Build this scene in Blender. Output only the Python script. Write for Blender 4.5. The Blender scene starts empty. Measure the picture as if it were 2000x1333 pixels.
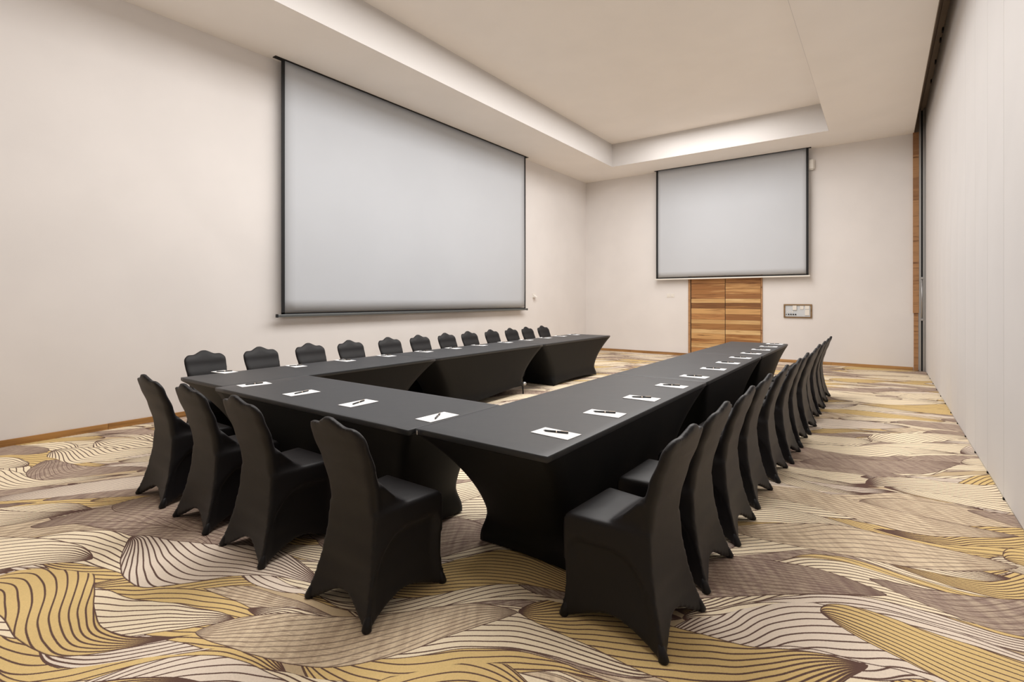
import bpy, bmesh, math, random
from mathutils import Vector, Matrix
random.seed(7)
PI = math.pi
sc = bpy.context.scene
C = sc.collection

# ------------------------------------------------------------------ camera
H = 1.45
cam = bpy.data.cameras.new('camera'); cam.sensor_width = 36; cam.lens = 36*988/2000
cam.shift_y = -80.5/2000; cam.clip_start = .05; cam.clip_end = 100
co = bpy.data.objects.new('camera', cam); C.objects.link(co); sc.camera = co
co.location = (0, 0, H); co.rotation_euler = (PI/2, 0, math.atan(722/988))

# ------------------------------------------------------------------ world, light, exposure
w = bpy.data.worlds.new('world'); sc.world = w; w.use_nodes = True
w.node_tree.nodes['Background'].inputs[0].default_value = (1, .95, .9, 1)
w.node_tree.nodes['Background'].inputs[1].default_value = .2

def area(name, loc, rot, sx, sy, power, col, spread=180):
    l = bpy.data.lights.new(name, 'AREA'); l.shape = 'RECTANGLE'; l.size = sx; l.size_y = sy
    l.energy = power; l.color = col; l.spread = math.radians(spread)
    o = bpy.data.objects.new(name, l); C.objects.link(o); o.location = loc; o.rotation_euler = rot
    return o
area('coffer_fill', (-3.23, 6.3, 5.40), (0, 0, 0), 2.7, 10.4, 590, (1, .985, .965))  # added lamp, unseen in the recess; stands in for the ceiling downlights
area('rear_up_fill', (-3.0, -1.6, 1.0), (math.radians(180), 0, 0), 5.0, 2.4, 60, (1, .98, .955))  # added fill behind the camera, aimed up to brighten ceiling and near wall
vs = sc.view_settings
vs.view_transform = 'Standard'; vs.look = 'None'; vs.gamma = 1; vs.use_curve_mapping = False
vs.exposure = -.10

# ------------------------------------------------------------------ node helpers
def srgb(r, g, b):
    f = lambda c: (c/12.92 if c <= .04045 else ((c+.055)/1.055)**2.4)
    return (f(r/255), f(g/255), f(b/255), 1)

class NT:
    def __init__(s, nt): s.nt = nt; s.L = nt.links
    def node(s, t, **k):
        n = s.nt.nodes.new(t)
        for a, b in k.items(): setattr(n, a, b)
        return n
    def put(s, n, i, v):
        if v is None: return
        if isinstance(v, bpy.types.NodeSocket): s.L.new(v, n.inputs[i])
        else: n.inputs[i].default_value = v
    def m(s, op, a, b=None, c=None, clamp=False):
        n = s.node('ShaderNodeMath', operation=op, use_clamp=clamp)
        s.put(n, 0, a); s.put(n, 1, b); s.put(n, 2, c)
        return n.outputs[0]
    def mix(s, f, a, b):
        n = s.node('ShaderNodeMix', data_type='RGBA')
        s.put(n, 0, f); s.put(n, 6, a); s.put(n, 7, b)
        return n.outputs[2]
    def comb(s, x, y, z=0.0):
        n = s.node('ShaderNodeCombineXYZ'); s.put(n, 0, x); s.put(n, 1, y); s.put(n, 2, z)
        return n.outputs[0]
    def noise(s, vec, scale, detail=2, rough=.5):
        n = s.node('ShaderNodeTexNoise'); s.put(n, 'Vector', vec); s.put(n, 'Scale', scale)
        s.put(n, 'Detail', detail); s.put(n, 'Roughness', rough)
        return n.outputs['Fac']
    def smooth(s, v, a, b, lo=0., hi=1.):
        n = s.node('ShaderNodeMapRange', interpolation_type='SMOOTHSTEP')
        s.put(n, 0, v); s.put(n, 1, a); s.put(n, 2, b); s.put(n, 3, lo); s.put(n, 4, hi)
        return n.outputs[0]

def new_mat(name, rough=.8, spec=.5, metal=0, col=(.5, .5, .5, 1)):
    m = bpy.data.materials.new(name); m.use_nodes = True
    b = m.node_tree.nodes['Principled BSDF']
    b.inputs['Base Color'].default_value = col; b.inputs['Roughness'].default_value = rough
    b.inputs['Specular IOR Level'].default_value = spec; b.inputs['Metallic'].default_value = metal
    return m, NT(m.node_tree), b

def paint(name, col, var=.03, rough=.75, bump=.02, scale=1.2):
    m, t, b = new_mat(name, rough, .3)
    tc = t.node('ShaderNodeTexCoord').outputs['Object']
    n = t.noise(tc, scale, 3)
    f = t.smooth(n, .3, .7)
    a = tuple(c*(1-var) for c in col[:3])+(1,); d = tuple(min(1, c*(1+var)) for c in col[:3])+(1,)
    t.L.new(t.mix(f, a, d), b.inputs['Base Color'])
    bp = t.node('ShaderNodeBump'); bp.inputs['Strength'].default_value = bump; bp.inputs['Distance'].default_value = .01
    t.L.new(t.noise(tc, 90, 3), bp.inputs['Height']); t.L.new(bp.outputs[0], b.inputs['Normal'])
    return m

M = {}
M['wall'] = paint('wall_paint', (.80, .762, .74, 1), .02)
M['ceiling'] = paint('ceiling_paint', (.93, .88, .83, 1), .015)
M['partition'] = paint('partition_vinyl', (.67, .645, .635, 1), .015, .6)
M['screen'] = paint('screen_fabric', (.56, .58, .615, 1), .012, .9, .01, .9)
M['plastic'] = paint('white_plastic', (.82, .78, .72, 1), .01, .45, .0)
M['plate'] = paint('grey_plate', (.62, .65, .68, 1), .02, .4, .0)
M['paper'] = paint('white_paper', (.9, .9, .9, 1), .01, .8, .0)
M['black'] = new_mat('black_border', .6, .3, 0, (.012, .012, .013, 1))[0]
M['alu'] = new_mat('brushed_aluminium', .38, .5, .9, (.5, .5, .5, 1))[0]
M['gap'] = new_mat('dark_gap', .7, .3, 0, (.02, .017, .015, 1))[0]
M['track'] = paint('brown_track', (.30, .235, .18, 1), .05)
M['pen'] = new_mat('pen_black', .35, .5, 0, (.02, .02, .022, 1))[0]
M['chrome'] = new_mat('pen_chrome', .25, .5, 1, (.7, .6, .5, 1))[0]

def cloth(name, col, rough, sheen, wr=.15, spec=.5):
    m, t, b = new_mat(name, rough, spec, 0, col)
    b.inputs['Sheen Weight'].default_value = sheen
    b.inputs['Sheen Roughness'].default_value = .45
    b.inputs['Sheen Tint'].default_value = (.9, .86, .9, 1)
    tc = t.node('ShaderNodeTexCoord').outputs['Object']
    a = t.noise(tc, 7, 3); c = t.noise(tc, 420, 1)
    bp = t.node('ShaderNodeBump'); bp.inputs['Strength'].default_value = wr; bp.inputs['Distance'].default_value = .02
    t.L.new(t.m('ADD', t.m('MULTIPLY', a, .5), t.m('MULTIPLY', c, .03)), bp.inputs['Height'])
    t.L.new(bp.outputs[0], b.inputs['Normal'])
    return m
M['spandex'] = cloth('chair_spandex', (.0045, .0036, .0045, 1), .52, .06, .12, .32)
M['table_cloth_lit'] = cloth('table_spandex_lit', (.017, .0195, .023, 1), .45, .07, .10, .46)  # same cloth as the skirt; light on the top put into the colour
M['skirt'] = cloth('table_spandex_shaded', (.004, .0039, .0042, 1), .6, .03, .12, .2)  # same cloth as the tabletop, darkened in colour for its shaded sides

def wood(name, light, mid, dark, axis='X', gscale=1.0, rough=.5):
    """streaky grain along one object axis, tone differing from piece to piece"""
    m, t, b = new_mat(name, rough, .4)
    tcn = t.node('ShaderNodeTexCoord').outputs['Object']
    oi = t.node('ShaderNodeObjectInfo').outputs['Random']
    sep = t.node('ShaderNodeSeparateXYZ'); t.L.new(tcn, sep.inputs[0])
    x, y, z = sep.outputs
    if axis == 'Y': x, y = y, x
    if axis == 'Z': x, z = z, x
    v = t.comb(t.m('ADD', t.m('MULTIPLY', x, 1.1*gscale), t.m('MULTIPLY', oi, 37)), t.m('MULTIPLY', y, 16*gscale), t.m('MULTIPLY', z, 16*gscale))
    n1 = t.noise(v, 1.0, 4, .6)
    v2 = t.comb(t.m('ADD', t.m('MULTIPLY', x, 2.5*gscale), t.m('MULTIPLY', oi, 11)), t.m('MULTIPLY', y, 60*gscale), t.m('MULTIPLY', z, 60*gscale))
    n2 = t.noise(v2, 1.0, 2)
    c = t.mix(t.smooth(t.m('ADD', n1, t.m('MULTIPLY', t.m('SUBTRACT', oi, .5), .42)), .33, .62), mid, light)
    c = t.mix(t.smooth(n1, .40, .30), c, dark)
    c = t.mix(t.m('MULTIPLY', t.smooth(n2, .5, .75), .35), c, dark)
    t.L.new(c, b.inputs['Base Color'])
    return m
M['door_wood'] = wood('door_wood', srgb(206, 160, 104), srgb(158, 108, 62), srgb(76, 46, 26))
M['door_wood_pale'] = wood('door_wood_pale', srgb(224, 188, 134), srgb(200, 158, 104), srgb(120, 80, 46))
M['door_wood_red'] = wood('door_wood_red', srgb(190, 138, 86), srgb(150, 102, 60), srgb(96, 60, 34))
M['door_wood_dark'] = wood('door_wood_dark', srgb(166, 118, 70), srgb(124, 82, 46), srgb(58, 34, 20))
M['base_wood'] = wood('baseboard_wood', srgb(182, 138, 86), srgb(140, 98, 52), srgb(96, 62, 30), 'X', .7)
M['base_wood_y'] = wood('baseboard_wood_side', srgb(176, 130, 76), srgb(134, 92, 46), srgb(92, 58, 28), 'Y', .7)
M['jamb_wood'] = wood('jamb_wood', srgb(178, 134, 92), srgb(150, 108, 72), srgb(112, 76, 48), 'X', 1.5)

# ------------------------------------------------------------------ carpet: layered printed leaves with flowing strands
def carpet():
    g = bpy.data.node_groups.new('leaf_layer', 'ShaderNodeTree')
    for nm in ('U', 'V', 'Seed', 'Length', 'Width'): g.interface.new_socket(nm, in_out='INPUT', socket_type='NodeSocketFloat')
    g.interface.new_socket('Base', in_out='INPUT', socket_type='NodeSocketColor')
    g.interface.new_socket('Color', in_out='OUTPUT', socket_type='NodeSocketColor')
    t = NT(g); gi = t.node('NodeGroupInput'); go = t.node('NodeGroupOutput')
    U, V, S, L, W, B = gi.outputs[:6]
    vv = t.m('ADD', t.m('DIVIDE', V, W), t.m('MULTIPLY', S, .377))
    row = t.m('FLOOR', vv); y = t.m('SUBTRACT', t.m('MULTIPLY', t.m('FRACT', vv), 2), 1)
    wn = t.node('ShaderNodeTexWhiteNoise', noise_dimensions='2D'); t.L.new(t.comb(row, S), wn.inputs['Vector'])
    uu = t.m('ADD', t.m('DIVIDE', U, L), t.m('ADD', wn.outputs['Value'], t.m('MULTIPLY', S, .61)))
    col = t.m('FLOOR', uu); x = t.m('SUBTRACT', t.m('MULTIPLY', t.m('FRACT', uu), 2), 1)
    w2 = t.node('ShaderNodeTexWhiteNoise', noise_dimensions='3D'); t.L.new(t.comb(row, col, S), w2.inputs['Vector'])
    w3 = t.node('ShaderNodeTexWhiteNoise', noise_dimensions='3D'); t.L.new(t.comb(col, row, t.m('ADD', S, 9.3)), w3.inputs['Vector'])
    s2 = t.node('ShaderNodeSeparateColor'); t.L.new(w2.outputs['Color'], s2.inputs[0])
    s3 = t.node('ShaderNodeSeparateColor'); t.L.new(w3.outputs['Color'], s3.inputs[0])
    r1, r2, r3 = s2.outputs[:3]; r4, r5, r6 = s3.outputs[:3]
    one = t.m('SUBTRACT', 1, t.m('MULTIPLY', x, x))
    xs = t.m('ADD', x, t.m('MULTIPLY', one, t.m('SUBTRACT', t.m('MULTIPLY', r1, .9), .25)))
    hw = t.m('MULTIPLY', t.m('POWER', t.m('MAXIMUM', t.m('SUBTRACT', 1, t.m('MULTIPLY', xs, xs)), 0.0001), .70), .76)
    yc = t.m('ADD', t.m('MULTIPLY', x, t.m('SUBTRACT', t.m('MULTIPLY', r2, 1.2), .75)),
             t.m('MULTIPLY', t.m('SINE', t.m('MULTIPLY', x, 3.1)), t.m('SUBTRACT', t.m('MULTIPLY', r3, .9), .45)))
    tt = t.m('DIVIDE', t.m('SUBTRACT', y, yc), hw)
    at = t.m('ABSOLUTE', tt)
    inside = t.m('MULTIPLY', t.m('LESS_THAN', at, 1), t.m('LESS_THAN', t.m('ABSOLUTE', y), .995))
    k = t.m('ADD', 3.4, t.m('MULTIPLY', r4, 2.2))
    half = t.m('MULTIPLY', hw, t.m('MULTIPLY', W, .5))
    slant = t.m('MULTIPLY', t.m('SUBTRACT', r5, .5), 3.0)
    tp = t.m('ADD', tt, t.m('MULTIPLY', slant, t.m('ADD', x, t.m('MULTIPLY', one, .35))))
    # gradient length of the strand coordinate, so every printed line keeps one width
    ycd = t.m('ADD', t.m('SUBTRACT', t.m('MULTIPLY', r2, 1.2), .75), t.m('MULTIPLY', t.m('COSINE', t.m('MULTIPLY', x, 3.1)), t.m('MULTIPLY', t.m('SUBTRACT', t.m('MULTIPLY', r3, .9), .45), 3.1)))
    gx = t.m('DIVIDE', t.m('MULTIPLY', t.m('MULTIPLY', tt, xs), 1.4), t.m('MAXIMUM', t.m('SUBTRACT', 1, t.m('MULTIPLY', xs, xs)), .0001))
    gx = t.m('SUBTRACT', gx, t.m('DIVIDE', ycd, hw))
    gx = t.m('ADD', gx, t.m('MULTIPLY', slant, t.m('SUBTRACT', 1, t.m('MULTIPLY', x, .7))))
    gu = t.m('DIVIDE', t.m('MULTIPLY', gx, 2), L); gv = t.m('DIVIDE', 1, half)
    grad = t.m('SQRT', t.m('ADD', t.m('MULTIPLY', gu, gu), t.m('MULTIPLY', gv, gv)))
    def lines(mult, thick):
        kk = t.m('MULTIPLY', k, mult)
        d = t.m('ABSOLUTE', t.m('SUBTRACT', t.m('FRACT', t.m('MULTIPLY', tp, kk)), .5))
        dist = t.m('DIVIDE', d, t.m('MULTIPLY', kk, grad))
        return t.smooth(dist, thick*.35, thick*.75, 1., 0.)
    edge = t.smooth(t.m('DIVIDE', t.m('SUBTRACT', 1, at), grad), .003, .008, 1., 0.)
    ln = lines(1.0, .0072)
    fine = lines(2.3, .0055)
    # colour families
    cream, ochre, pale = srgb(250, 233, 203), srgb(228, 198, 138), srgb(240, 224, 206)
    isO = t.m('MULTIPLY', t.m('GREATER_THAN', r6, .34), t.m('LESS_THAN', r6, .54))
    isT = t.m('MULTIPLY', t.m('GREATER_THAN', r6, .54), t.m('LESS_THAN', r6, .77))
    isN = t.m('MULTIPLY', t.m('GREATER_THAN', r6, .77), t.m('LESS_THAN', r6, .86))
    isP = t.m('GREATER_THAN', r6, .86)
    c = t.mix(isO, cream, ochre)
    # heathered taupe: streaks along the strands and across them
    h1 = t.noise(t.comb(t.m('MULTIPLY', U, 9), t.m('MULTIPLY', V, 140)), 1, 3, .7)
    h2 = t.noise(t.comb(t.m('MULTIPLY', U, 26), t.m('MULTIPLY', V, 3)), 1, 2, .6)
    hh = t.smooth(t.m('ADD', t.m('MULTIPLY', h1, .6), t.m('MULTIPLY', h2, .4)), .38, .62)
    c = t.mix(isT, c, t.mix(hh, srgb(158, 136, 126), srgb(206, 186, 164)))
    c = t.mix(isN, c, t.mix(hh, srgb(198, 176, 150), srgb(236, 216, 186)))
    c = t.mix(isP, c, pale)
    dark = srgb(104, 80, 72)
    lw = t.m('SUBTRACT', 1, t.m('ADD', t.m('MULTIPLY', isN, .35), t.m('MULTIPLY', isT, .45)))
    c = t.mix(t.m('MULTIPLY', ln, lw), c, dark)
    c = t.mix(t.m('MULTIPLY', t.m('MULTIPLY', fine, isT), .3), c, dark)
    c = t.mix(edge, c, dark)
    t.L.new(t.mix(inside, B, c), go.inputs[0])

    m, t, b = new_mat('carpet_print', .95, .1)
    tc = t.node('ShaderNodeTexCoord').outputs['Object']
    # pattern runs diagonally across the room
    a = math.radians(33)
    sep = t.node('ShaderNodeSeparateXYZ'); t.L.new(tc, sep.inputs[0])
    X, Y = sep.outputs[0], sep.outputs[1]
    u = t.m('ADD', t.m('MULTIPLY', X, math.cos(a)), t.m('MULTIPLY', Y, math.sin(a)))
    v = t.m('SUBTRACT', t.m('MULTIPLY', Y, math.cos(a)), t.m('MULTIPLY', X, math.sin(a)))
    v = t.m('SUBTRACT', v, t.m('MULTIPLY', t.m('MULTIPLY', u, u), -.012))
    wob = t.noise(t.comb(t.m('MULTIPLY', u, .85), t.m('MULTIPLY', v, .45)), 1, 0)
    wob2 = t.noise(t.comb(t.m('MULTIPLY', u, 3.2), t.m('MULTIPLY', v, 2.2), 5.), 1, 1)
    v = t.m('ADD', v, t.m('ADD', t.m('MULTIPLY', wob, .85), t.m('MULTIPLY', wob2, .06)))
    fz = t.noise(tc, 260, 1)
    v = t.m('ADD', v, t.m('MULTIPLY', fz, .004))
    prev = srgb(205, 182, 148)
    for i, (sd, L, W) in enumerate(((1, 1.9, .38), (2.3, 1.8, .44), (5.1, 1.6, .48), (7.7, 1.7, .44), (11.2, 1.5, .52), (14.9, 1.9, .46), (19.3, 1.4, .52))):
        n = t.node('ShaderNodeGroup'); n.node_tree = g
        t.put(n, 0, u); t.put(n, 1, v); t.put(n, 2, float(sd)); t.put(n, 3, L); t.put(n, 4, W); t.put(n, 5, prev)
        prev = n.outputs[0]
    pile = t.noise(tc, 150, 2)
    hs = t.node('ShaderNodeHueSaturation'); t.L.new(prev, hs.inputs['Color'])
    st = t.noise(tc, 1.7, 3)
    t.L.new(t.m('ADD', t.m('ADD', .80, t.m('MULTIPLY', pile, .22)), t.m('MULTIPLY', st, .14)), hs.inputs['Value'])
    t.L.new(hs.outputs[0], b.inputs['Base Color'])
    bp = t.node('ShaderNodeBump'); bp.inputs['Strength'].default_value = .35; bp.inputs['Distance'].default_value = .006
    t.L.new(t.noise(tc, 320, 2), bp.inputs['Height']); t.L.new(bp.outputs[0], b.inputs['Normal'])
    return m
M['carpet'] = carpet()

# ------------------------------------------------------------------ mesh helpers
def link(name, me, mat=None, parent=None):
    if mat and not me.materials: me.materials.append(mat)
    o = bpy.data.objects.new(name, me); C.objects.link(o)
    if parent: o.parent = parent
    return o
def from_bm(name, bm, mat, parent=None, smooth=False):
    bmesh.ops.recalc_face_normals(bm, faces=bm.faces)
    me = bpy.data.meshes.new(name); bm.to_mesh(me); bm.free()
    if smooth: me.shade_smooth()
    return link(name, me, mat, parent)
def bx(bm, x0, x1, y0, y1, z0, z1):
    v = [bm.verts.new(p) for p in ((x0,y0,z0),(x1,y0,z0),(x1,y1,z0),(x0,y1,z0),(x0,y0,z1),(x1,y0,z1),(x1,y1,z1),(x0,y1,z1))]
    for f in ((0,3,2,1),(4,5,6,7),(0,1,5,4),(1,2,6,5),(2,3,7,6),(3,0,4,7)): bm.faces.new([v[i] for i in f])
def box(name, x0, x1, y0, y1, z0, z1, mat, parent=None, bevel=0):
    """box with its origin at its centre"""
    cx, cy, cz = (x0+x1)/2, (y0+y1)/2, (z0+z1)/2
    bm = bmesh.new(); bx(bm, x0-cx, x1-cx, y0-cy, y1-cy, z0-cz, z1-cz)
    if bevel: bmesh.ops.bevel(bm, geom=bm.edges[:], offset=bevel, segments=2, affect='EDGES', profile=.5)
    o = from_bm(name, bm, mat, parent); o.location = (cx, cy, cz)
    if parent: o.location = Vector((cx, cy, cz)) - parent.location
    return o
def tube(bm, pts, r, n=10):
    rings = []
    for i, p in enumerate(pts):
        p = Vector(p); a = Vector(pts[max(0, i-1)]); b = Vector(pts[min(len(pts)-1, i+1)])
        d = (b-a).normalized(); s = d.orthogonal().normalized() if i == 0 else (s - d*s.dot(d)).normalized()
        q = d.cross(s); rr = r[i] if isinstance(r, (list, tuple)) else r
        rings.append([bm.verts.new(p + s*math.cos(2*PI*j/n)*rr + q*math.sin(2*PI*j/n)*rr) for j in range(n)])
    for a, b in zip(rings, rings[1:]):
        for j in range(n): bm.faces.new((a[j], a[(j+1) % n], b[(j+1) % n], b[j]))
    bm.faces.new(rings[0][::-1]); bm.faces.new(rings[-1])
def tag(o, label=None, cat=None, group=None, kind=None):
    if label: o['label'] = label
    if cat: o['category'] = cat
    if group: o['group'] = group
    if kind: o['kind'] = kind
    return o
def thing(name, loc, label, cat, group=None, rz=0):
    o = bpy.data.objects.new(name, None); C.objects.link(o); o.empty_display_size = .1
    o.location = loc; o.rotation_euler = (0, 0, rz)
    return tag(o, label, cat, group)
def structure(name, loc, label, cat):
    o = thing(name, loc, label, cat); o['kind'] = 'structure'; return o
def copy_tree(o, parent=None):
    c = o.copy(); C.objects.link(c)
    if parent: c.parent = parent
    for ch in list(o.children): copy_tree(ch, c)
    return c

# ------------------------------------------------------------------ room shell
XL, XR, YB, YN = -6.99, .713, 13.25, -7.5
ZC, ZT = H+3.42, H+4.0          # soffit height, coffer top height
CX0, CX1, CY0, CY1 = -5.60, -.86, -.6, 12.03
SX = .53                        # soffit stops here, short of the folding partition

fl = box('floor', XL-.15, XR+.15, YN-.15, YB+.15, -.1, 0, M['carpet']); fl.location.z = -.05
tag(fl, 'carpeted floor printed with cream, ochre and taupe leaves outlined in brown', 'floor', kind='structure')
wl = box('wall_left', XL-.15, XL, YN-.15, YB+.15, 0, ZC, M['wall']); tag(wl, 'long cream painted wall behind the larger screen', 'wall', kind='structure')
wb = box('wall_back', XL, SX, YB, YB+.15, 0, ZC, M['wall']); tag(wb, 'cream painted far wall with the wooden double door', 'wall', kind='structure')
wf = box('wall_front', XL, XR+.15, YN-.15, YN, 0, ZC, M['wall']); tag(wf, 'cream painted wall behind the viewer', 'wall', kind='structure')

bm = bmesh.new()
bx(bm, XL-.15, CX0, YN-.15, YB+.15, ZC, ZT+.15); bx(bm, CX1, SX, YN-.15, YB+.15, ZC, ZT+.15)
bx(bm, CX0, CX1, CY1, YB+.15, ZC, ZT+.15); bx(bm, CX0, CX1, YN-.15, CY0, ZC, ZT+.15)
bx(bm, CX0, CX1, CY0, CY1, ZT, ZT+.15)
tag(from_bm('ceiling', bm, M['ceiling']), 'beige plaster ceiling with a deep rectangular recess', 'ceiling', kind='structure')
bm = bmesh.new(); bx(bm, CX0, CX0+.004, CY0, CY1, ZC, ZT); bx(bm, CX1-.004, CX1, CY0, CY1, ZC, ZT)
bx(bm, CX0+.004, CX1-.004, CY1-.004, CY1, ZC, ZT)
tag(from_bm('trim_1', bm, paint('recess_side_toned', (.66, .63, .61, 1), .01)), 'sides of the ceiling recess, ceiling paint toned down in colour against the light', 'trim', kind='structure')  # same paint as the ceiling; colour darkened to offset the light it catches

# folding partition on the right: hung panels with recessed joints
ZW = H+3.86
wr = structure('wall_right', (XR, 4, 0), 'operable partition of tall pale vertical panels', 'wall')
pw = .693; y = 5.06-18*pw; k = 0
box('backing', XR+.03, XR+.13, YN-.15, YB+.15, 0, ZT+.15, M['gap'], wr)
pan = None
while y < 13.0:
    y1 = min(y+pw, 13.05)
    p = box('panel', XR, XR+.05, y+.0042, y1-.0042, .018, ZW, M['partition'], wr, .004)
    y += pw; k += 1
bm = bmesh.new()
for i in range(k):
    yy = 5.06-18*pw+i*pw - 4
    bx(bm, -.004, .03, yy-.012, yy+.012, 0, .016)
o = from_bm('floor_pin', bm, M['gap'], wr); tag(o, 'small black floor pins under the panel joints', kind='stuff')
box('bottom_seal', XR+.006, XR+.03, YN, 13.05, 0, .018, M['alu'], wr)
# track slot above the partition
tk = structure('trim_2', (SX, 4, ZC), 'brown track slot running above the pale partition', 'trim')
box('slot_top', SX, XR+.05, YN-.15, YB, ZW+.012, ZW+.06, M['track'], tk)
box('slot_side', SX-.001, SX+.008, YN-.15, YB, ZC+.0, ZW+.05, M['track'], tk)
box('rail', XR-.075, XR-.03, YN-.15, YB, ZW-.02, ZW+.012, M['track'], tk)
for yy in (6.9, 7.6, 8.25, 9.4, 9.75, 10.6, 11.5):
    box('hanger', XR-.018, XR-.002, yy, yy+.09, ZW-.035, ZW+.012, M['gap'], tk)
box('slot_end', SX, XR+.05, YB-.02, YB, ZC, ZW+.02, M['track'], tk)

# timber jamb and aluminium closing post at the far end of the partition
tj = structure('trim_3', (.57, YB-.03, 0), 'tall timber jamb between far wall and partition', 'trim')
box('lower_board', SX, .605, YB-.03, YB, 0, H-.27, M['jamb_wood'], tj)
nb = 8; z0 = H-.27; dz = (ZC-z0)/nb
for i in range(nb):
    box('board', SX-.012, .612, YB-.055, YB, z0+i*dz+.001, z0+(i+1)*dz-.001, M['jamb_wood'], tj)
tp = structure('trim_4', (.66, YB-.1, 0), 'aluminium closing post with dark rubber strips', 'trim')
box('post', .615, .645, YB-.08, YB, 0, ZW, M['alu'], tp)
box('rubber_strip', .645, .672, YB-.06, YB, 0, ZW, M['black'], tp)
box('post', .672, XR+.04, YB-.12, YB-.01, 0, ZW, M['alu'], tp)
bm = bmesh.new(); tube(bm, [(0, 0, -.42), (0, 0, .42)], .013, 10)
o = from_bm('pull_bar', bm, M['alu'], tp, True); o.location = (.0, -.01, H+.02)
for zz in (-.42, .42): box('bracket', .64, .68, YB-.13, YB-.05, H+.02+zz-.02, H+.02+zz+.02, M['alu'], tp)

# baseboards, laid in boards
bb = structure('baseboard_left', (XL, 4, 0), 'low brown timber skirting along the left wall', 'baseboard')
y = YN
while y < YB:
    y1 = min(y+2.35, YB-.02)
    box('board', XL, XL+.018, y+.001, y1-.001, 0, .066, M['base_wood_y'], bb, .002); y += 2.35
bb = structure('baseboard_back', (-3, YB, 0), 'low brown timber skirting along the far wall', 'baseboard')
DX0, DX1 = -4.03, -2.29
for a, c in ((XL+.02, -5.6), (-5.6, DX0-.0), (DX1, -.9), (-.9, SX-.012)):
    box('board', a+.001, c-.001, YB-.018, YB, 0, .066, M['base_wood'], bb, .002)

# double door: frame, two leaves, boards
dr = structure('door_1', ((DX0+DX1)/2, YB, 0), 'double wooden door of horizontal boards under the smaller screen', 'door')
DT = H+.95
box('door_frame', DX0, DX0+.055, YB-.03, YB, 0, DT, M['jamb_wood'], dr); box('door_frame', DX1-.035, DX1, YB-.03, YB, 0, DT, M['jamb_wood'], dr)
box('door_frame', DX0+.055, DX1-.035, YB-.03, YB, DT-.05, DT, M['jamb_wood'], dr)
mid = -3.128
for a, c in ((DX0+.075, mid-.006), (mid+.006, DX1-.04)):
    lf = box('door_leaf', a, c, YB-.012, YB-.002, .01, DT-.055, M['gap'], dr)
    random.seed(31); z = .012; q = 0
    while z < DT-.07:
        hgt = random.choice((.105, .14, .17, .12)); z1 = min(z+hgt, DT-.057)
        p = box('board', a, c, YB-.022, YB-.012, z+.001, z1-.002, M[('door_wood', 'door_wood_red', 'door_wood_pale', 'door_wood', 'door_wood', 'door_wood_pale', 'door_wood_dark', 'door_wood_pale', 'door_wood_red', 'door_wood', 'door_wood_dark', 'door_wood_pale', 'door_wood_red', 'door_wood')[q % 14]], None, .002)
        wp = Vector(p.location); p.parent = lf; p.location = wp - Vector(lf.location) - Vector(dr.location)
        z += hgt; q += 1
box('shadow_gap', mid-.006, mid+.006, YB-.010, YB-.002, 0, DT-.05, M['gap'], dr)
box('shadow_gap', DX0+.055, DX0+.075, YB-.012, YB, 0, DT-.05, M['gap'], dr)

# ------------------------------------------------------------------ projection screens
def wavy(name, w, h, mat, parent, axis):
    """slightly rippling sheet in its own plane, 3 mm thick"""
    bm = bmesh.new(); nx, nz = 30, 20; g = []
    for th in (0, -.003):
        rows = []
        for j in range(nz+1):
            r = []
            for i in range(nx+1):
                s = (i/nx-.5)*w; z = -h*j/nz
                d = .006*math.sin(s*1.3+z*.8)*math.sin(PI*j/nz) + .003*math.sin(s*2.9-z*1.7)*(j/nz) + th
                r.append(bm.verts.new((d, s, z) if axis == 'x' else (s, -d, z)))
            rows.append(r)
        for j in range(nz):
            for i in range(nx): bm.faces.new((rows[j][i], rows[j][i+1], rows[j+1][i+1], rows[j+1][i]))
        g.append(rows)
    A, B = g
    for j in range(nz):
        for i in (0, nx): bm.faces.new((A[j][i], A[j+1][i], B[j+1][i], B[j][i]))
    for i in range(nx):
        for j in (0, nz): bm.faces.new((A[j][i], A[j][i+1], B[j][i+1], B[j][i]))
    o = from_bm(name, bm, mat, parent, True); return o
# left screen
XS = -6.87
ya, yb_ = 3.86, 9.94; zb = H-.195
ls = thing('projection_screen', (XS, (ya+yb_)/2, ZC), 'large pull-down projection screen with black border on the long left wall', 'screen', None)
wavy('screen_fabric', yb_-ya-.06, ZC-zb-.02, M['screen'], ls, 'x')
for yy in (ya, yb_-.035): box('border', XS-.004, XS+.009, yy, yy+.035+(.012 if yy == ya else .0), zb-.01, ZC, M['black'], ls)
box('border', XS-.004, XS+.009, ya, yb_, zb-.012, zb+.012, M['black'], ls)
box('bottom_bar', XS-.014, XS+.018, ya-.06, yb_+.06, zb-.052, zb-.012, new_mat('bar_grey', .4, .5, .6, (.16, .17, .17, 1))[0], ls, .006)
box('end_cap', XS-.018, XS+.022, ya-.075, ya-.055, zb-.056, zb-.008, M['black'], ls); box('end_cap', XS-.018, XS+.022, yb_+.055, yb_+.075, zb-.056, zb-.008, M['black'], ls)
box('ceiling_slot', XS-.05, XS+.03, ya-.1, yb_+.1, ZC-.008, ZC, M['gap'], ls)
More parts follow.
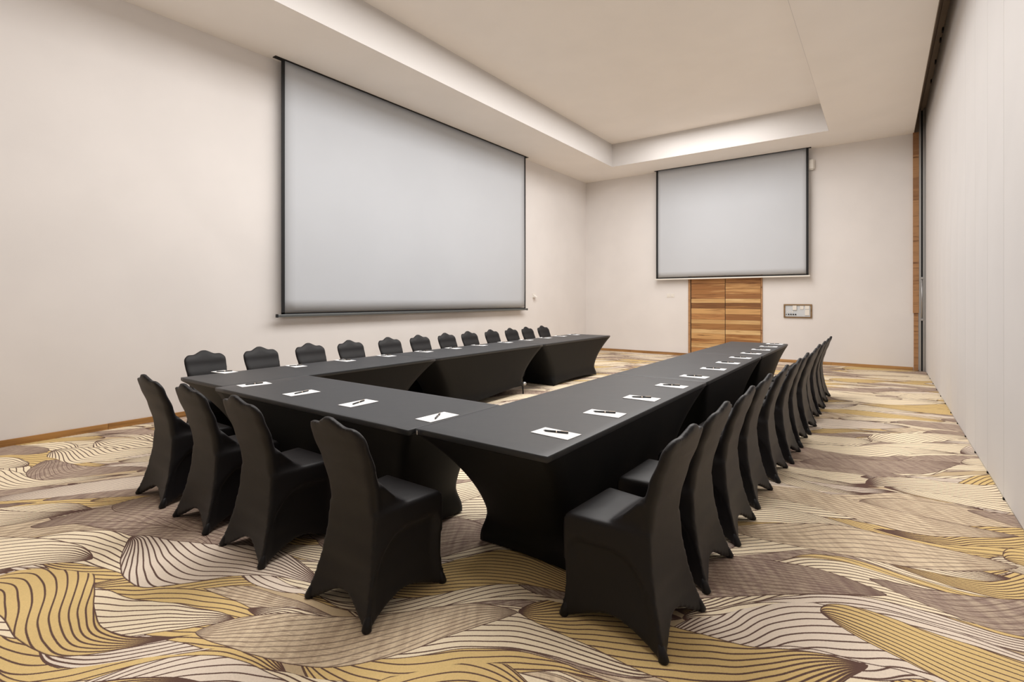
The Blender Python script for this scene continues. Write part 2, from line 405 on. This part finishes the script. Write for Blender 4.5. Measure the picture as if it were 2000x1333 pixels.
# right screen
YS = 13.10
xa, xb = -4.83, -1.325; zb = H+.575
rs = thing('projection_screen', ((xa+xb)/2, YS, ZC), 'smaller pull-down projection screen with black border hanging over the wooden double door', 'screen', None)
wavy('screen_fabric', xb-xa-.04, ZC-zb-.02, M['screen'], rs, 'y')
box('border', xa, xa+.045, YS-.009, YS+.004, zb, ZC, M['black'], rs); box('border', xb-.045, xb, YS-.009, YS+.004, zb, ZC, M['black'], rs)
box('border', xa, xb, YS-.009, YS+.004, zb-.02, zb+.012, M['black'], rs)
box('bottom_bar', xa-.03, xb+.03, YS-.018, YS+.014, zb-.052, zb-.02, M['plastic'], rs, .006)
box('ceiling_slot', xa-.05, xb+.05, YS-.03, YS+.05, ZC-.006, ZC, M['gap'], rs)

# ------------------------------------------------------------------ wall fittings
wb_ = thing('control_panel', (-1.555, YB, H-.256), 'timber-framed control panel with white switches and black sockets right of the double door', 'panel')
px0, px1, pz0, pz1 = -1.84, -1.272, H-.415, H-.10
for a in ((px0, px1, pz1-.028, pz1), (px0, px1, pz0, pz0+.028), (px0, px0+.03, pz0+.028, pz1-.028), (px1-.03, px1, pz0+.028, pz1-.028)):
    box('frame_rail', a[0], a[1], YB-.03, YB, a[2], a[3], wood('panel_frame_wood', srgb(140, 112, 78), srgb(120, 92, 60), srgb(90, 66, 40)) if 'pf' not in M else M['pf'], wb_)
    M['pf'] = bpy.data.materials['panel_frame_wood']
box('back_plate', px0+.03, px1-.03, YB-.012, YB, pz0+.028, pz1-.028, M['plate'], wb_)
box('switch', -1.655, -1.575, YB-.035, YB-.012, pz1-.135, pz1-.032, M['plastic'], wb_, .004)
box('switch', -1.51, -1.435, YB-.022, YB-.012, pz1-.12, pz1-.035, M['plastic'], wb_, .004)
box('switch', -1.41, -1.32, YB-.022, YB-.012, pz1-.115, pz1-.03, M['plastic'], wb_, .004)
box('switch', -1.41, -1.32, YB-.024, YB-.012, pz0+.06, pz0+.19, M['plastic'], wb_, .004)
for i in range(5):
    bm = bmesh.new(); tube(bm, [(0, 0, 0), (0, -.012, 0)], .016 if i else .010, 12)
    o = from_bm('socket', bm, M['black'], wb_); o.location = (-1.785+i*.047+1.555, -.012, pz0+.078-(H-.256))
for i in range(3):
    box('button', -1.775+i*.055, -1.755+i*.055, YB-.018, YB-.012, pz0+.125, pz0+.15, M['plastic'], wb_)
for i, nm in enumerate(('left', 'right')):
    x = -4.60+i*.105
    s = thing('light_switch', (x+.045, YB, H+.115), 'small white wall switch left of the double door, the %s of the pair' % nm, 'switch', 'white switches beside the double door')
    box('switch_plate', x, x+.09, YB-.01, YB, H+.065, H+.165, M['plastic'], s, .003)
    box('rocker', x+.025, x+.065, YB-.016, YB-.01, H+.085, H+.145, M['plastic'], s, .003)
s = thing('wall_speaker', (-1.29, YB, H+3.05), 'small white box high on the far wall at right edge of the smaller screen', 'speaker')
bm = bmesh.new(); bx(bm, -.07, .07, -.10, 0, -.12, .12)
bmesh.ops.bevel(bm, geom=bm.edges[:], offset=.022, segments=3, affect='EDGES')
from_bm('housing', bm, M['plastic'], s); box('front_grille', -1.34, -1.24, YB-.104, YB-.098, H+2.955, H+3.145, M['plastic'], s, .002)
s = thing('wall_sensor', (XL, 10.48, H+.10), 'small white wall fitting just right of the larger screen', 'sensor')
box('back_plate', XL, XL+.012, 10.42, 10.55, H+.05, H+.16, M['plastic'], s, .003)
bm = bmesh.new()
v = [bm.verts.new(p) for p in ((.012, -.05, .03), (.012, .05, .03), (.012, .05, -.045), (.012, -.05, -.045), (.09, -.04, -.03), (.09, .04, -.03), (.09, .04, -.045), (.09, -.04, -.045))]
for f in ((0, 1, 5, 4), (1, 2, 6, 5), (2, 3, 7, 6), (3, 0, 4, 7), (4, 5, 6, 7), (0, 3, 2, 1)): bm.faces.new([v[i] for i in f])
from_bm('hood', bm, M['plastic'], s)

# ------------------------------------------------------------------ stretch-covered tables
TZ = H-.708
def smooth01(x): x = max(0, min(1, x)); return x*x*(3-2*x)
def table(x0, x1, y0, y1, end='y', label='', lift=None, ins=(.15, .44), ins_far=None, tags=()):
    """end='y': short ends face +-y. Origin at the middle of the footprint, cloth modelled as one taut shell."""
    cx, cy = (x0+x1)/2, (y0+y1)/2
    t = thing('banquet_table', (cx, cy, 0), label, 'table', 'black-covered banquet tables in a U')
    a, b = (x1-x0)/2, (y1-y0)/2
    ix, iy = ins if end == 'y' else (ins[1], ins[0])
    lift = lift or {}
    # --- top with rounded rim
    bm = bmesh.new(); nx, ny = 14, 24; rnd = random.Random(int(abs(cx*100)+cy*10))
    def hz(x, y): return TZ - .0012*(1+math.sin(x*9+cy*3)*math.sin(y*7+cx)) * (1-(x/a)**2)*(1-(y/b)**2)
    G = [[bm.verts.new(((-1+2*i/nx)*(a-.004), (-1+2*j/ny)*(b-.004), hz((-1+2*i/nx)*a, (-1+2*j/ny)*b))) for i in range(nx+1)] for j in range(ny+1)]
    for j in range(ny):
        for i in range(nx): bm.faces.new((G[j][i], G[j][i+1], G[j+1][i+1], G[j+1][i]))
    per = [(i, 0) for i in range(nx)]+[(nx, j) for j in range(ny)]+[(i, ny) for i in range(nx, 0, -1)]+[(0, j) for j in range(ny, 0, -1)]
    prev = [G[j][i] for i, j in per]
    for off, dz in ((-.0012, .0008), (.0, .0035), (.0008, .006), (.0008, .027), (-.001, .030), (-.006, .034)):
        cur = [bm.verts.new(((-1+2*i/nx)*(a+off), (-1+2*j/ny)*(b+off), TZ-dz)) for i, j in per]
        n = len(per)
        for q in range(n): bm.faces.new((prev[q], cur[q], cur[(q+1) % n], prev[(q+1) % n]))
        prev = cur
    from_bm('tabletop', bm, M['table_cloth_lit'], t, True)
    # --- skirt
    bm = bmesh.new()
    corners = [(-1, -1), (1, -1), (1, 1), (-1, 1)]; NS, NU = 22, 22
    def g(u): return math.sin(PI/2*min(1, u/.86))**.92
    def corner(c, u):
        sx, sy = c; gg = g(u); jx, jy = ix, iy
        if ins_far and sy > 0: jx, jy = ins_far if end == 'y' else (ins_far[1], ins_far[0])
        kick = -.034*smooth01((u-.74)/.22)
        return Vector((sx*(a-.004-jx*gg-kick), sy*(b-.004-jy*gg-kick), 0))
    grid = []
    for q in range(4):
        A, B = corners[q], corners[(q+1) % 4]
        long = (abs(A[1]-B[1]) > 0) == (end == 'y')
        for i in range(NS):
            s = i/NS; colm = []
            arch = .05*(4*s*(1-s))**.7 if long else .012*(4*s*(1-s))
            la, lb = lift.get(A, 0), lift.get(B, 0)
            hem = .006 + arch + la*(1-s)**2 + lb*s**2
            for j in range(NU+1):
                u = j/NU
                z = (TZ-.034)*(1-u) + hem*u
                uz = 1-(z-.006)/(TZ-.04)
                uz = max(0, min(1, uz))
                if j == 0: uz = 0
                p = corner(A, uz)*(1-s)+corner(B, uz)*s
                bulge = (4*s*(1-s))**.6
                # between the ridges the cloth runs straighter from rim to hem
                nrm = Vector(((A[0]+B[0])/2, (A[1]+B[1])/2, 0)).normalized()
                inset = ix if abs(nrm.x) > .5 else iy
                p += nrm*inset*(g(uz)-uz**1.15)*bulge*.55
                colm.append(bm.verts.new((p.x, p.y, z)))
            grid.append(colm)
    n = len(grid)
    for q in range(n):
        for j in range(NU): bm.faces.new((grid[q][j], grid[q][j+1], grid[(q+1) % n][j+1], grid[(q+1) % n][j]))
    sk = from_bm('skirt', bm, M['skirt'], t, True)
    # stitched tags under the rim at the near corners
    for sx in tags:
        bm = bmesh.new(); bx(bm, -.0025, .0025, -.002, .002, -.022, 0)
        o = from_bm('stitch_tag', bm, M['plastic'], t); o.location = (sx*(a-.012), -b-.001, TZ-.010)
    return t
XA0, XA1 = -2.07, -1.215
r1 = table(XA0, XA1, 1.935, 4.485, label='nearest black-covered banquet table of the right-hand row, its short end facing the camera', tags=(-1,))
r2 = table(XA0, XA1, 4.492, 6.93, label='middle black-covered banquet table of the right-hand row', tags=(1,))
r3 = table(XA0, XA1, 6.937, 9.16, label='farthest black-covered banquet table of the right-hand row, closest to the double door')
XB0, XB1 = -5.165, -4.35
l1 = table(XB0, XB1, 1.945, 4.385, label='nearest black-covered banquet table of the left-hand row, at the corner of the U')
l2 = table(XB0, XB1, 4.392, 6.785, label='middle black-covered banquet table of the left-hand row, its hem lifted off one leg', lift={(1, 1): .13}, ins_far=(.12, .42))
l3 = table(XB0, XB1, 6.792, 9.25, label='farthest black-covered banquet table of the left-hand row, in front of the far corner', ins=(.12, .5), ins_far=(.12, .45))
cr = table(-4.345, -2.074, 1.885, 2.70, end='x', label='crosswise black-covered banquet table closing the near end of the U', ins=(.14, .27))
# the bare leg that shows below the lifted hem
bm = bmesh.new(); tube(bm, [(-.05, -.12, .16), (-.02, -.03, .15), (0, 0, .115), (.004, .003, .0)], .0115, 10)
o = from_bm('leg', bm, M['black'], l2, True); o.location = (.295, .80, 0); o['label'] = 'bare black metal table leg below the lifted hem'
bm = bmesh.new(); bmesh.ops.create_uvsphere(bm, u_segments=14, v_segments=8, radius=.034)
bmesh.ops.scale(bm, vec=(1.1, 1, .9), verts=bm.verts)
o = from_bm('leg_pocket', bm, M['alu'], l2, True); o.location = (.30, .83, .155); o['label'] = 'grey pocket cap hooked over the leg'

# ------------------------------------------------------------------ stretch-covered chair
def lerp_tab(tab, z):
    if z <= tab[0][0]: return tab[0][1]
    for (a, b), (c, d) in zip(tab, tab[1:]):
        if z <= c:
            k = smooth01((z-a)/(c-a)); k = .5*k+.5*(z-a)/(c-a)
            return b+(d-b)*k
    return tab[-1][1]
REAR = [(0, .25), (.05, .236), (.12, .212), (.22, .184), (.34, .163), (.45, .155), (.55, .165), (.68, .195), (.8, .238), (.92, .284)]
WID = [(0, .238), (.05, .226), (.13, .209), (.25, .190), (.38, .176), (.5, .172), (.62, .182), (.74, .196), (.83, .203), (.92, .20)]
FW = [(0, .228), (.05, .220), (.15, .209), (.4, .213), (.47, .210)]
FY = [(0, .262), (.05, .25), (.15, .243), (.36, .252), (.44, .25), (.47, .24)]
def crown(x):
    x = abs(x)
    z = .874 + .046*(.5+.5*math.cos(PI*min(x, .125)/.125))
    if x > .10: z += .006*math.sin(PI*min(1, (x-.10)/.07))
    if x > .15:
        q = min(1, (x-.15)/.053); z -= .075*(1-math.sqrt(max(0, 1-q*q)))
    return z
def chair_mesh():
    bm = bmesh.new()
    # body: seat box with skirt down to the feet
    N, NV = 22, 26; cols = []
    def side_pt(q, s, z):
        r, wr, wf, fy = lerp_tab(REAR, z), lerp_tab(WID, z), lerp_tab(FW, z), lerp_tab(FY, z)
        RL, RR, FR, FL = Vector((-wr, -r, z)), Vector((wr, -r, z)), Vector((wf, fy, z)), Vector((-wf, fy, z))
        A, B = ((RL, RR), (RR, FR), (FR, FL), (FL, RL))[q]
        nrm = (Vector((0, 1, 0)), Vector((-1, 0, 0)), Vector((0, -1, 0)), Vector((1, 0, 0)))[q]
        p = A.lerp(B, s)
        e = min(s, 1-s)
        if q == 0:
            p += nrm*.022*(4*s*(1-s))*smooth01((.30-z)/.22)
        else:
            sr = s if q == 1 else (1-s if q == 3 else .5)      # distance from the rear leg along a side
            zb = .375
            if q in (1, 3):
                if sr < .42: zb = .375*math.sqrt(max(0, 1-((.42-sr)/.42)**2))*.9+.03
                if sr > .86: zb = .375-.22*((sr-.86)/.14)**2
            else:
                if e < .08: zb = .375-.3*((.08-e)/.08)
            p += nrm*.026*smooth01((zb-z)/.03)*(.6+.4*(4*s*(1-s)))*smooth01(e/.16)
        return p
    hemh = (.088, .070, .05, .070)
    for q in range(4):
        for i in range(N):
            s = i/N; hem = .003 + hemh[q]*(math.sin(PI*s)**1.5)
            col = []
            for j in range(NV+1):
                z = hem+(.462-hem)*j/NV
                col.append(bm.verts.new(side_pt(q, s, z)))
            cols.append(col)
    n = len(cols)
    for q in range(n):
        for j in range(NV): bm.faces.new((cols[q][j], cols[(q+1) % n][j], cols[(q+1) % n][j+1], cols[q][j+1]))
    # seat dome
    ctr = Vector((0, .04, 0)); prev = [c[-1] for c in cols]
    for f, dz in ((.97, .008), (.9, .013), (.7, .018), (.4, .021)):
        cur = [bm.verts.new(((c[-1].co.x-ctr.x)*f+ctr.x, (c[-1].co.y-ctr.y)*f+ctr.y, .462+dz)) for c in cols]
        for q in range(n): bm.faces.new((prev[q], prev[(q+1) % n], cur[(q+1) % n], cur[q]))
        prev = cur
    c0 = bm.verts.new((0, .04, .484))
    for q in range(n): bm.faces.new((prev[q], prev[(q+1) % n], c0))
    # underside: rises inward
    prev = [c[0] for c in cols]
    for f, kz, dz in ((.955, 1, -.001), (.87, 1, .0), (.80, .6, .07), (.5, .3, .2)):
        cur = [bm.verts.new((c[0].co.x*f, c[0].co.y*f, c[0].co.z*kz+dz)) for c in cols]
        for q in range(n): bm.faces.new((prev[(q+1) % n], prev[q], cur[q], cur[(q+1) % n]))
        prev = cur
    c0 = bm.verts.new((0, 0, .25))
    for q in range(n): bm.faces.new((prev[(q+1) % n], prev[q], c0))
    # back slab
    NX, NZ = 28, 26; S = []
    for side in (0, 1):
        rows = []
        for j in range(NZ+1):
            v = j/NZ; row = []
            for i in range(NX+1):
                h = -1+2*i/NX
                hh = math.sin(h*PI/2)
                wtop = lerp_tab(WID, .8); x = hh*wtop
                z = .36+(crown(x)-.36)*v
                xx = hh*lerp_tab(WID, z)
                r = lerp_tab(REAR, z)
                th = .062-.022*smooth01((z-.5)/.4)
                rim = 1-max(0, (abs(hh)-.8)/.2)**2*.55
                if v > .93: rim *= 1-.35*((v-.93)/.07)
                bow = .012*(1-hh*hh)*smooth01((z-.5)/.2)
                yc = -r+th/2 - bow
                row.append(bm.verts.new((xx, yc+(-.5 if side == 0 else .5)*th*rim, z)))
            rows.append(row)
        for j in range(NZ):
            for i in range(NX): bm.faces.new((rows[j][i], rows[j][i+1], rows[j+1][i+1], rows[j+1][i]))
        S.append(rows)
    A, B = S
    for j in range(NZ):
        for i in (0, NX): bm.faces.new((A[j][i], A[j+1][i], B[j+1][i], B[j][i]))
    for i in range(NX):
        for j in (0, NZ): bm.faces.new((A[j][i], A[j][i+1], B[j][i+1], B[j][i]))
    # fillet where seat sweeps up into back
    prev = None; first = None
    for z in [.43+.012*i for i in range(16)]:
        d = .165*(1-min(1, max(0, (z-.465)/.20)))**1.9 + .006
        wd = lerp_tab(WID, z) + .000 + .012*(1-smooth01((z-.44)/.07)) - .006*smooth01((z-.56)/.1)
        r = lerp_tab(REAR, z); th = .05
        pts = []
        for k in range(20):
            h = math.sin(-PI/2+PI*k/19); pts.append((h*wd*(1 if d > .03 else .93), -r+th-.006+d*(1-.06*h*h)))
        pts += [(wd*.96, -r+.02), (-wd*.96, -r+.02)]
        cur = [bm.verts.new((p[0], p[1], z)) for p in pts]
        if prev:
            for k in range(len(cur)): bm.faces.new((prev[k], prev[(k+1) % len(cur)], cur[(k+1) % len(cur)], cur[k]))
        else: first = cur
        prev = cur
    bm.faces.new(first[::-1]); bm.faces.new(prev)
    bmesh.ops.recalc_face_normals(bm, faces=bm.faces)
    me = bpy.data.meshes.new('chair_raw'); bm.to_mesh(me); bm.free()
    o = bpy.data.objects.new('chair_raw', me); C.objects.link(o)
    rm = o.modifiers.new('r', 'REMESH'); rm.mode = 'VOXEL'; rm.voxel_size = .0075; rm.use_smooth_shade = True
    sm = o.modifiers.new('s', 'SMOOTH'); sm.factor = .5; sm.iterations = 8
    dg = bpy.context.evaluated_depsgraph_get(); out = bpy.data.meshes.new_from_object(o.evaluated_get(dg))
    bpy.data.objects.remove(o); bpy.data.meshes.remove(me)
    return out
def split_part(src, test, name):
    """faces of src whose centre passes the test, keeping the whole cover's smooth normals"""
    idx = {}; vs_, fs, nr = [], [], []
    for p in src.polygons:
        if not test(p.center, p.normal): continue
        f = []
        for v in p.vertices:
            if v not in idx:
                idx[v] = len(vs_); vs_.append(src.vertices[v].co[:]); nr.append(src.vertices[v].normal[:])
            f.append(idx[v])
        fs.append(f)
    me = bpy.data.meshes.new(name); me.from_pydata(vs_, [], fs); me.shade_smooth(); me.normals_split_custom_set_from_vertices(nr)
    me.update(); me.materials.append(M['spandex'])
    return me
cm = chair_mesh()
def is_back(c, n): return c.z > .545 or (c.y < -lerp_tab(REAR, c.z)+.045 and c.z > .43)
def is_seat(c, n): return not is_back(c, n) and c.z > .385
def build_chair():
    t = thing('banquet_chair', (0, 0, 0), '', 'chair')
    link('backrest', split_part(cm, is_back, 'backrest'), None, t)
    link('seat', split_part(cm, is_seat, 'seat'), None, t)
    link('skirt', split_part(cm, lambda c, n: not is_back(c, n) and not is_seat(c, n), 'skirt'), None, t)
    me = None
    for (x, y, dx, dy) in ((-.220, -.235, -.006, -.012), (.220, -.235, .006, -.012), (.213, .245, .004, .006), (-.213, .245, -.004, .006)):
        bm = bmesh.new(); q = .80
        tube(bm, [(0, 0, .0005), (0, 0, .006), (-dx*1.0, -dy*.9, .035), (-dx*2.2, -dy*2.0, .075)], [.017, .022, .019, .008], 12)
        o = from_bm('foot_pocket', bm, M['spandex'], t, True); o.location = (x, y, 0)
    return t
proto = build_chair()
ORD = ['nearest', 'second nearest', 'third nearest', 'fourth nearest', 'fifth nearest', 'sixth nearest', 'sixth farthest', 'fifth farthest', 'fourth farthest', 'third farthest', 'second farthest', 'farthest']
used = [False]
def put_chair(x, y, rz, label, group):
    o = proto if not used[0] else copy_tree(proto)
    used[0] = True
    o.location = (x, y, 0); o.rotation_euler = (0, 0, rz); tag(o, label, 'chair', group)
ry = [2.22, 2.81, 3.41, 4.06, 4.69, 5.29, 5.89, 6.50, 7.10, 7.68, 8.22, 8.72]
rx = [-.925, -.93, -.92, -.925, -.90, -.875, -.875, -.855, -.875, -.865, -.865, -.87]
rr = [-3, -1, 0, -1, 1, 0, 1, -1, 1, 0, 1, 0]
for i in range(12):
    put_chair(rx[i], ry[i], PI/2+math.radians(rr[i]), 'black stretch-covered banquet chair, %s camera in right-hand row' % ORD[i] if i < 6 else 'black stretch-covered banquet chair, %s from camera in right-hand row' % ORD[i], 'chairs along the right-hand tables')
ly = [2.38, 2.955, 3.56, 4.13, 4.785, 5.37, 5.95, 6.50, 7.12, 7.71, 8.25, 8.80]
lx = [-5.50, -5.45, -5.44, -5.43, -5.43, -5.43, -5.42, -5.42, -5.42, -5.42, -5.42, -5.41]
for i in range(12):
    put_chair(lx[i], ly[i], -PI/2+math.radians(random.uniform(-2, 2)), ('black stretch-covered banquet chair, %s camera in left-hand row by wall' if i < 6 else 'black stretch-covered banquet chair, %s from camera in left-hand row by wall') % ORD[i], 'chairs along the left-hand tables')
for x, nm in ((-4.262, 'leftmost'), (-3.59, 'second from left'), (-2.922, 'third from left'), (-2.032, 'rightmost')):
    put_chair(x, 1.640, 0, 'black stretch-covered banquet chair at crosswise table, %s of its four chairs' % nm, 'chairs along the crosswise table')

# ------------------------------------------------------------------ notepads and pens
def pad_mesh():
    bm = bmesh.new()
    bx(bm, -.118, .118, -.066, .066, 0, .0028); return bm
PADZ = TZ+.0004
bmp = pad_mesh(); pad0 = None
def make_pad():
    t = thing('notepad', (0, 0, 0), '', 'notepad')
    bm = bmesh.new(); bx(bm, -.118, .118, -.066, .066, 0, .0022); from_bm('paper_block', bm, M['paper'], t)
    bm = bmesh.new(); nx = 8
    rows = [[bm.verts.new((-.118+.236*i/nx, yy, .0024+(.004*max(0, i/nx-.6)**2 if yy > 0 else 0))) for i in range(nx+1)] for yy in (-.066, .066)]
    for i in range(nx): bm.faces.new((rows[0][i], rows[0][i+1], rows[1][i+1], rows[1][i]))
    from_bm('top_sheet', bm, M['paper'], t); return t
def make_pen():
    t = thing('pen', (0, 0, 0), '', 'pen')
    bm = bmesh.new(); tube(bm, [(-.072, 0, 0), (-.066, 0, 0), (-.062, 0, 0), (.0, 0, 0)], [.0012, .0025, .0048, .0052], 10); from_bm('barrel', bm, M['pen'], t, True)
    bm = bmesh.new(); tube(bm, [(.0, 0, 0), (.007, 0, 0)], .0056, 10); from_bm('ring', bm, M['chrome'], t, True)
    bm = bmesh.new(); tube(bm, [(.007, 0, 0), (.064, 0, 0), (.068, 0, 0)], [.0053, .0048, .003], 10); from_bm('cap', bm, M['pen'], t, True)
    bm = bmesh.new(); bx(bm, .026, .066, -.0014, .0014, .005, .0075); from_bm('clip', bm, M['chrome'], t)
    return t
bmp.free(); pads, pens = make_pad(), make_pen(); first = [True]
def put_pad(x, y, rz, prz, where, grp, px=0, py=0, z=PADZ):
    a = pads if first[0] else copy_tree(pads); b = pens if first[0] else copy_tree(pens); first[0] = False
    a.location = (x, y, z); a.rotation_euler = (0, 0, rz); tag(a, 'white notepad on the %s' % where, 'notepad', 'notepads on the '+grp)
    b.location = (x+px, y+py, z+.0026+.0054); b.rotation_euler = (0, 0, prz); tag(b, 'black pen lying on the notepad, %s' % where, 'pen', 'pens on the '+grp)
R = math.radians
pr = [2.295, 2.878, 3.479, 4.12, 4.744, 5.39, 6.00, 6.62, 7.24, 7.86, 8.46, 9.00]
for i in range(12):
    wh = 'right-hand tables, %s' % (ORD[i]+(' camera' if i < 6 else ' from camera'))
    put_pad(-1.39+(.0 if i < 9 else .01), pr[i], R(-4 if i == 0 else (-3, 2, 0, -2)[i % 4]), R((13, 18, 24, 20)[i % 4]), wh, 'right-hand tables', -.005, .01)
pl = [2.34, 3.00, 3.61, 4.22, 4.87, 5.46, 6.05, 6.72, 7.33, 7.95, 8.5, 9.03]
for i in range(12):
    wh = 'left-hand tables, %s' % (ORD[i]+(' camera' if i < 6 else ' from camera'))
    put_pad(-5.03+(-.17 if i == 0 else -.02), pl[i], R((5, -3, 2, 0)[i % 4]), R((60, 75, 40, 65)[i % 4]), wh, 'left-hand tables', 0, 0)
for x, y, r_, p_, nm in ((-4.225, 2.139, 84, 78, 'leftmost'), (-3.55, 2.155, 88, 102, 'second from left'), (-2.885, 2.172, 92, 108, 'third from left'), (-2.155, 2.196, 88, 122, 'rightmost')):
    put_pad(x if nm != 'rightmost' else -2.16, y, R(r_), R(p_), 'crosswise table, %s of its four' % nm, 'crosswise table', 0, 0)
